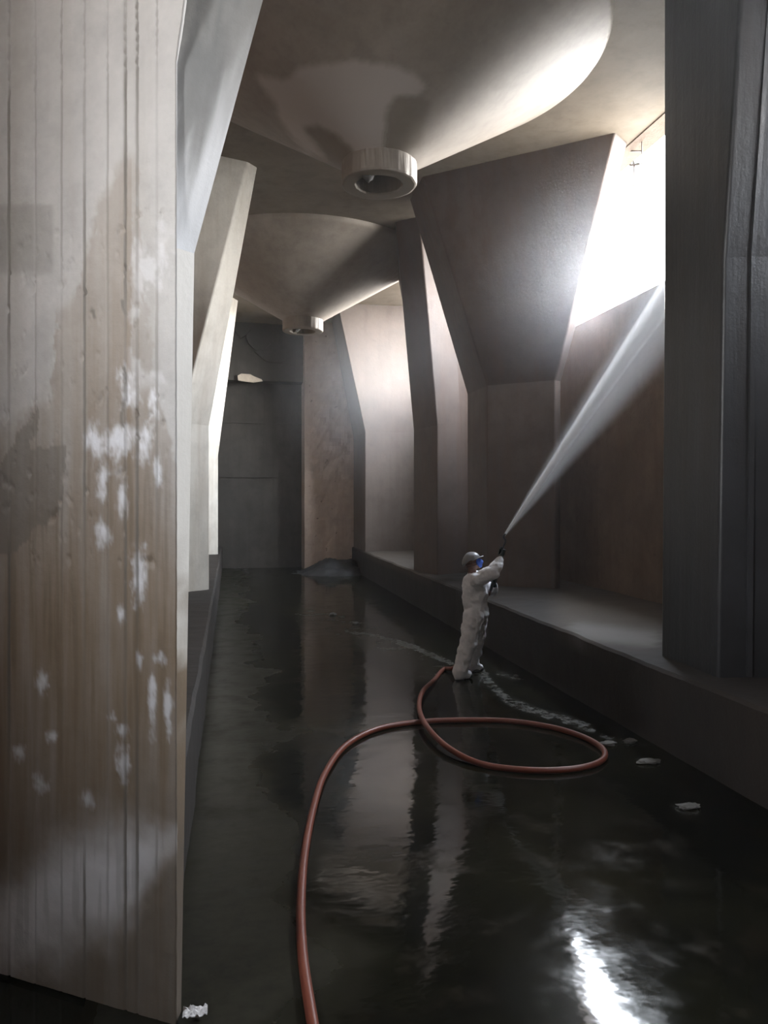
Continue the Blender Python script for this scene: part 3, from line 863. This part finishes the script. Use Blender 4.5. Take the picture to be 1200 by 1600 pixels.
# ------------------------------------------------------------------ lance, jet, hose
lan = empty('spray_lance', l0, 'dark spray lance gripped in both dark gloves of the white-clad worker', 'spray lance', None, 'thing')
bm = bmesh.new(); tube(bm, [l0 - LA * 0.04, l0 + LA * 0.3, l1 - LA * 0.10], [0.018, 0.014, 0.013], 12); obj('barrel', bm, M['steel'], lan, True)
bm = bmesh.new(); tube(bm, [l0 - LA * 0.06, l0 + LA * 0.16], [0.021, 0.021], 14); obj('grip', bm, M['strap'], lan, True)
bm = bmesh.new(); tube(bm, spline([l0 + LA * 0.02 + FD * 0.018, l0 + LA * 0.06 + FD * 0.05, l0 + LA * 0.15 + FD * 0.045], 6), 0.006, 8); obj('trigger', bm, M['steel'], lan, True)
JS = P(788, 837, (l1 - Vector((0, 0, CAMZ))).dot(DV) )
JE = P(1118, 347, 10.85)
JD = (JE - JS).normalized()
bm = bmesh.new(); tube(bm, spline([l1 - LA * 0.12, l1 - LA * 0.05, JS - JD * 0.02, JS + JD * 0.03], 5), [0.014] * 15 + [0.010], 12); obj('nozzle', bm, M['steel'], lan, True)

def vol_mat(name, node_fn, color=(1, 1, 1), aniso=0.2):
    m, nt, out = new_mat(name)
    v = nt.nodes.new('ShaderNodeVolumeScatter'); v.inputs['Color'].default_value = (*color, 1); v.inputs['Anisotropy'].default_value = aniso
    L(nt, v.outputs[0], out.inputs['Volume'])
    d = node_fn(nt)
    if isinstance(d, (int, float)): v.inputs['Density'].default_value = d
    else: L(nt, d, v.inputs['Density'])
    return m

def jet_object(name, start, end, r_start, r_end, mat, parent=None):
    """cone whose local z runs along the jet from its start"""
    ax = end - start; ln = ax.length
    bm = bmesh.new()
    tube(bm, [Vector((0, 0, ln * k / 20)) for k in range(21)], [r_start + (r_end - r_start) * k / 20 for k in range(21)], 32)
    o = obj(name, bm, mat, None, True)
    q = Vector((0, 0, 1)).rotation_difference(ax.normalized())
    o.rotation_mode = 'QUATERNION'; o.rotation_quaternion = q; o.location = start
    bpy.context.view_layer.update()
    if parent: o.parent = parent; o.matrix_parent_inverse = parent.matrix_world.inverted()
    return o
LN = (JE - JS).length
def jet_density(k, r0_, r1_, pw):
    def fn(nt):
        tc = nt.nodes.new('ShaderNodeTexCoord').outputs['Object']
        sp = nt.nodes.new('ShaderNodeSeparateXYZ'); L(nt, tc, sp.inputs[0])
        rad = math_node(nt, 'ADD', r0_, math_node(nt, 'MULTIPLY', sp.outputs[2], (r1_ - r0_) / LN))
        rr = math_node(nt, 'SQRT', math_node(nt, 'ADD', math_node(nt, 'MULTIPLY', sp.outputs[0], sp.outputs[0]), math_node(nt, 'MULTIPLY', sp.outputs[1], sp.outputs[1])))
        fall = math_node(nt, 'SUBTRACT', 1.0, math_node(nt, 'DIVIDE', rr, rad), True)
        fall = math_node(nt, 'POWER', fall, pw)
        return math_node(nt, 'DIVIDE', math_node(nt, 'MULTIPLY', fall, k), rad)
    return fn
jm = vol_mat('dense water spray', jet_density(3.0, 0.014, 0.22, 0.8), (1, 1, 1), 0.0)
jet = jet_object('water_jet', JS, JE, 0.014, 0.22, jm)
tag(jet, 'white widening jet of water shooting up from the lance toward the bright window', 'water jet', kind='thing')
JE2 = JE + Vector((0.0, 0.05, -0.42))
mm = vol_mat('loose spray around the jet', jet_density(0.6, 0.02, 0.75, 1.3), (0.97, 0.98, 1), 0.0)
jet_object('loose_spray', JS, JE2, 0.02, 0.75, mm, jet)

# hose on the floor
HR = 0.028
hp = [(497, 1640), (486, 1580), (473, 1490), (470, 1410), (476, 1330), (490, 1258), (508, 1205), (540, 1162), (590, 1136), (655, 1125), (730, 1122), (800, 1124), (865, 1134), (915, 1150),
      (944, 1170), (936, 1188), (890, 1199), (820, 1200), (750, 1190), (700, 1170), (668, 1142), (655, 1112), (660, 1082), (678, 1060), (693, 1043)]
pts = []
for i, (x, y) in enumerate(hp):
    q = G(x, y + 3, HR * 0.9)
    if 19 <= i <= 23: q.z = HR * 0.9 + (0.056 if i in (20, 21) else 0.03 if i in (19, 22) else 0.0)
    pts.append(q)
pts += [W(-0.12, 0.32, 0.10), W(0.02, 0.42, 0.32), W(0.20, 0.40, 0.75), W(0.30, 0.36, 1.02), W(0.335, 0.15, 1.12), l0 - LA * 0.05]
sp_pts = spline(pts, 10)
rad = [HR if q.z < 0.3 else max(0.016, HR - 0.02 * (q.z - 0.3)) for q in sp_pts]
bm = bmesh.new(); tube(bm, sp_pts, rad, 14)
tag(obj('hose', bm, M['hose'], None, True), 'reddish brown rubber hose looping over the wet floor up to the spray lance', 'hose', kind='thing')

# scrap at the pillar's foot
bm = bmesh.new()
q = G(303, 1588, 0.02)
n = 10
vv = [[bm.verts.new(q + Vector((-0.05 + 0.11 * i / n, -0.03 + 0.07 * j / n, 0.02 + 0.02 * fbm((i * 0.3, j * 0.3, 0), 2.0)))) for i in range(n + 1)] for j in range(n + 1)]
for j in range(n):
    for i in range(n): bm.faces.new((vv[j][i], vv[j][i + 1], vv[j + 1][i + 1], vv[j + 1][i]))
o = obj('paper_scrap', bm, M['paper']); o.modifiers.new('s', 'SOLIDIFY').thickness = 0.004
tag(o, 'small crumpled pale scrap at the foot of the board-marked pillar', 'scrap', kind='thing')

# ------------------------------------------------------------------ mist drifting from the window bay
def mist(nt):
    p = pos(nt)
    def blob(c, rx, ry, rz, k):
        mp = nt.nodes.new('ShaderNodeMapping'); mp.vector_type = 'TEXTURE'
        mp.inputs['Location'].default_value = c; mp.inputs['Scale'].default_value = (rx, ry, rz)
        L(nt, p, mp.inputs['Vector'])
        ln = nt.nodes.new('ShaderNodeVectorMath'); ln.operation = 'LENGTH'; L(nt, mp.outputs[0], ln.inputs[0])
        f = math_node(nt, 'SUBTRACT', 1.0, ln.outputs['Value'], True)
        f = math_node(nt, 'MULTIPLY', f, f)
        return math_node(nt, 'MULTIPLY', f, k)
    a_ = blob((5.7, 11.8, 6.0), 2.1, 3.2, 2.2, 0.085)  # thickest at the window, also standing in for lens bloom
    tot = math_node(nt, 'ADD', a_, 0.0009)
    for args in (((3.3, 20.0, 5.2), 2.6, 4.5, 3.2, 0.055), ((3.9, 15.6, 5.4), 1.6, 2.6, 2.2, 0.085), ((4.0, 5.6, 7.0), 2.2, 2.2, 2.6, 0.02)):
        tot = math_node(nt, 'ADD', tot, blob(*args))
    return tot
bm = bmesh.new(); add_box(bm, XL + 0.02, XR - 0.02, YB + 0.02, YE - 0.02, 0.05, ZC - 0.02)
ms = obj('mist', bm, vol_mat('drifting mist', mist, (0.93, 0.96, 1.0), 0.35))
tag(ms, 'thin pale mist hanging in the hall around the bright window', 'mist', kind='stuff')

# ------------------------------------------------------------------ daylight
w = bpy.data.worlds.new('overcast sky'); C.world = w; w.use_nodes = True
nt = w.node_tree
for n_ in list(nt.nodes): nt.nodes.remove(n_)
wo = nt.nodes.new('ShaderNodeOutputWorld'); bg = nt.nodes.new('ShaderNodeBackground')
tcw = nt.nodes.new('ShaderNodeTexCoord').outputs['Generated']
sz = nt.nodes.new('ShaderNodeSeparateXYZ'); L(nt, tcw, sz.inputs[0])
rw = nt.nodes.new('ShaderNodeValToRGB'); L(nt, math_node(nt, 'ADD', math_node(nt, 'MULTIPLY', sz.outputs[2], 0.5), 0.5), rw.inputs[0])
els = rw.color_ramp.elements
els[0].position = 0.0; els[0].color = (0.10, 0.095, 0.085, 1)
els[1].position = 1.0; els[1].color = (0.55, 0.62, 0.72, 1)
for ps, cl in ((0.42, (0.12, 0.115, 0.105, 1)), (0.49, (0.9, 0.9, 0.9, 1)), (0.56, (1.0, 1.0, 1.0, 1)), (0.66, (0.78, 0.82, 0.88, 1))):
    e_ = els.new(ps); e_.color = cl
L(nt, rw.outputs[0], bg.inputs['Color']); bg.inputs['Strength'].default_value = 88.0
L(nt, bg.outputs[0], wo.inputs[0])
def portal(name, loc, rot, sx, sy):
    l = bpy.data.lights.new(name, 'AREA'); l.shape = 'RECTANGLE'; l.size = sx; l.size_y = sy
    l.cycles.is_portal = True
    o = bpy.data.objects.new(name, l); COL.objects.link(o); o.location = loc; o.rotation_euler = rot
for (y0, y1), hd in zip(WINS, WHEAD):
    portal('daylight_opening', (XR + T + 0.02, (y0 + y1) / 2, (SILL + hd) / 2), (0, math.radians(90), 0), hd - SILL, y1 - y0)
portal('daylight_opening', (XL - T - 0.02, (LW[0] + LW[1]) / 2, (LW[2] + LW[3]) / 2), (0, math.radians(-90), 0), LW[3] - LW[2], LW[1] - LW[0])

vs_ = C.view_settings
vs_.view_transform = 'Standard'; vs_.look = 'None'; vs_.gamma = 1.0; vs_.use_curve_mapping = False
vs_.exposure = 0.0
C.cycles.use_denoising = True
C.cycles.max_bounces = 8; C.cycles.diffuse_bounces = 5; C.cycles.glossy_bounces = 4; C.cycles.volume_bounces = 4
C.cycles.transparent_max_bounces = 16
C.cycles.volume_step_rate = 4.0
C.cycles.sample_clamp_indirect = 6.0
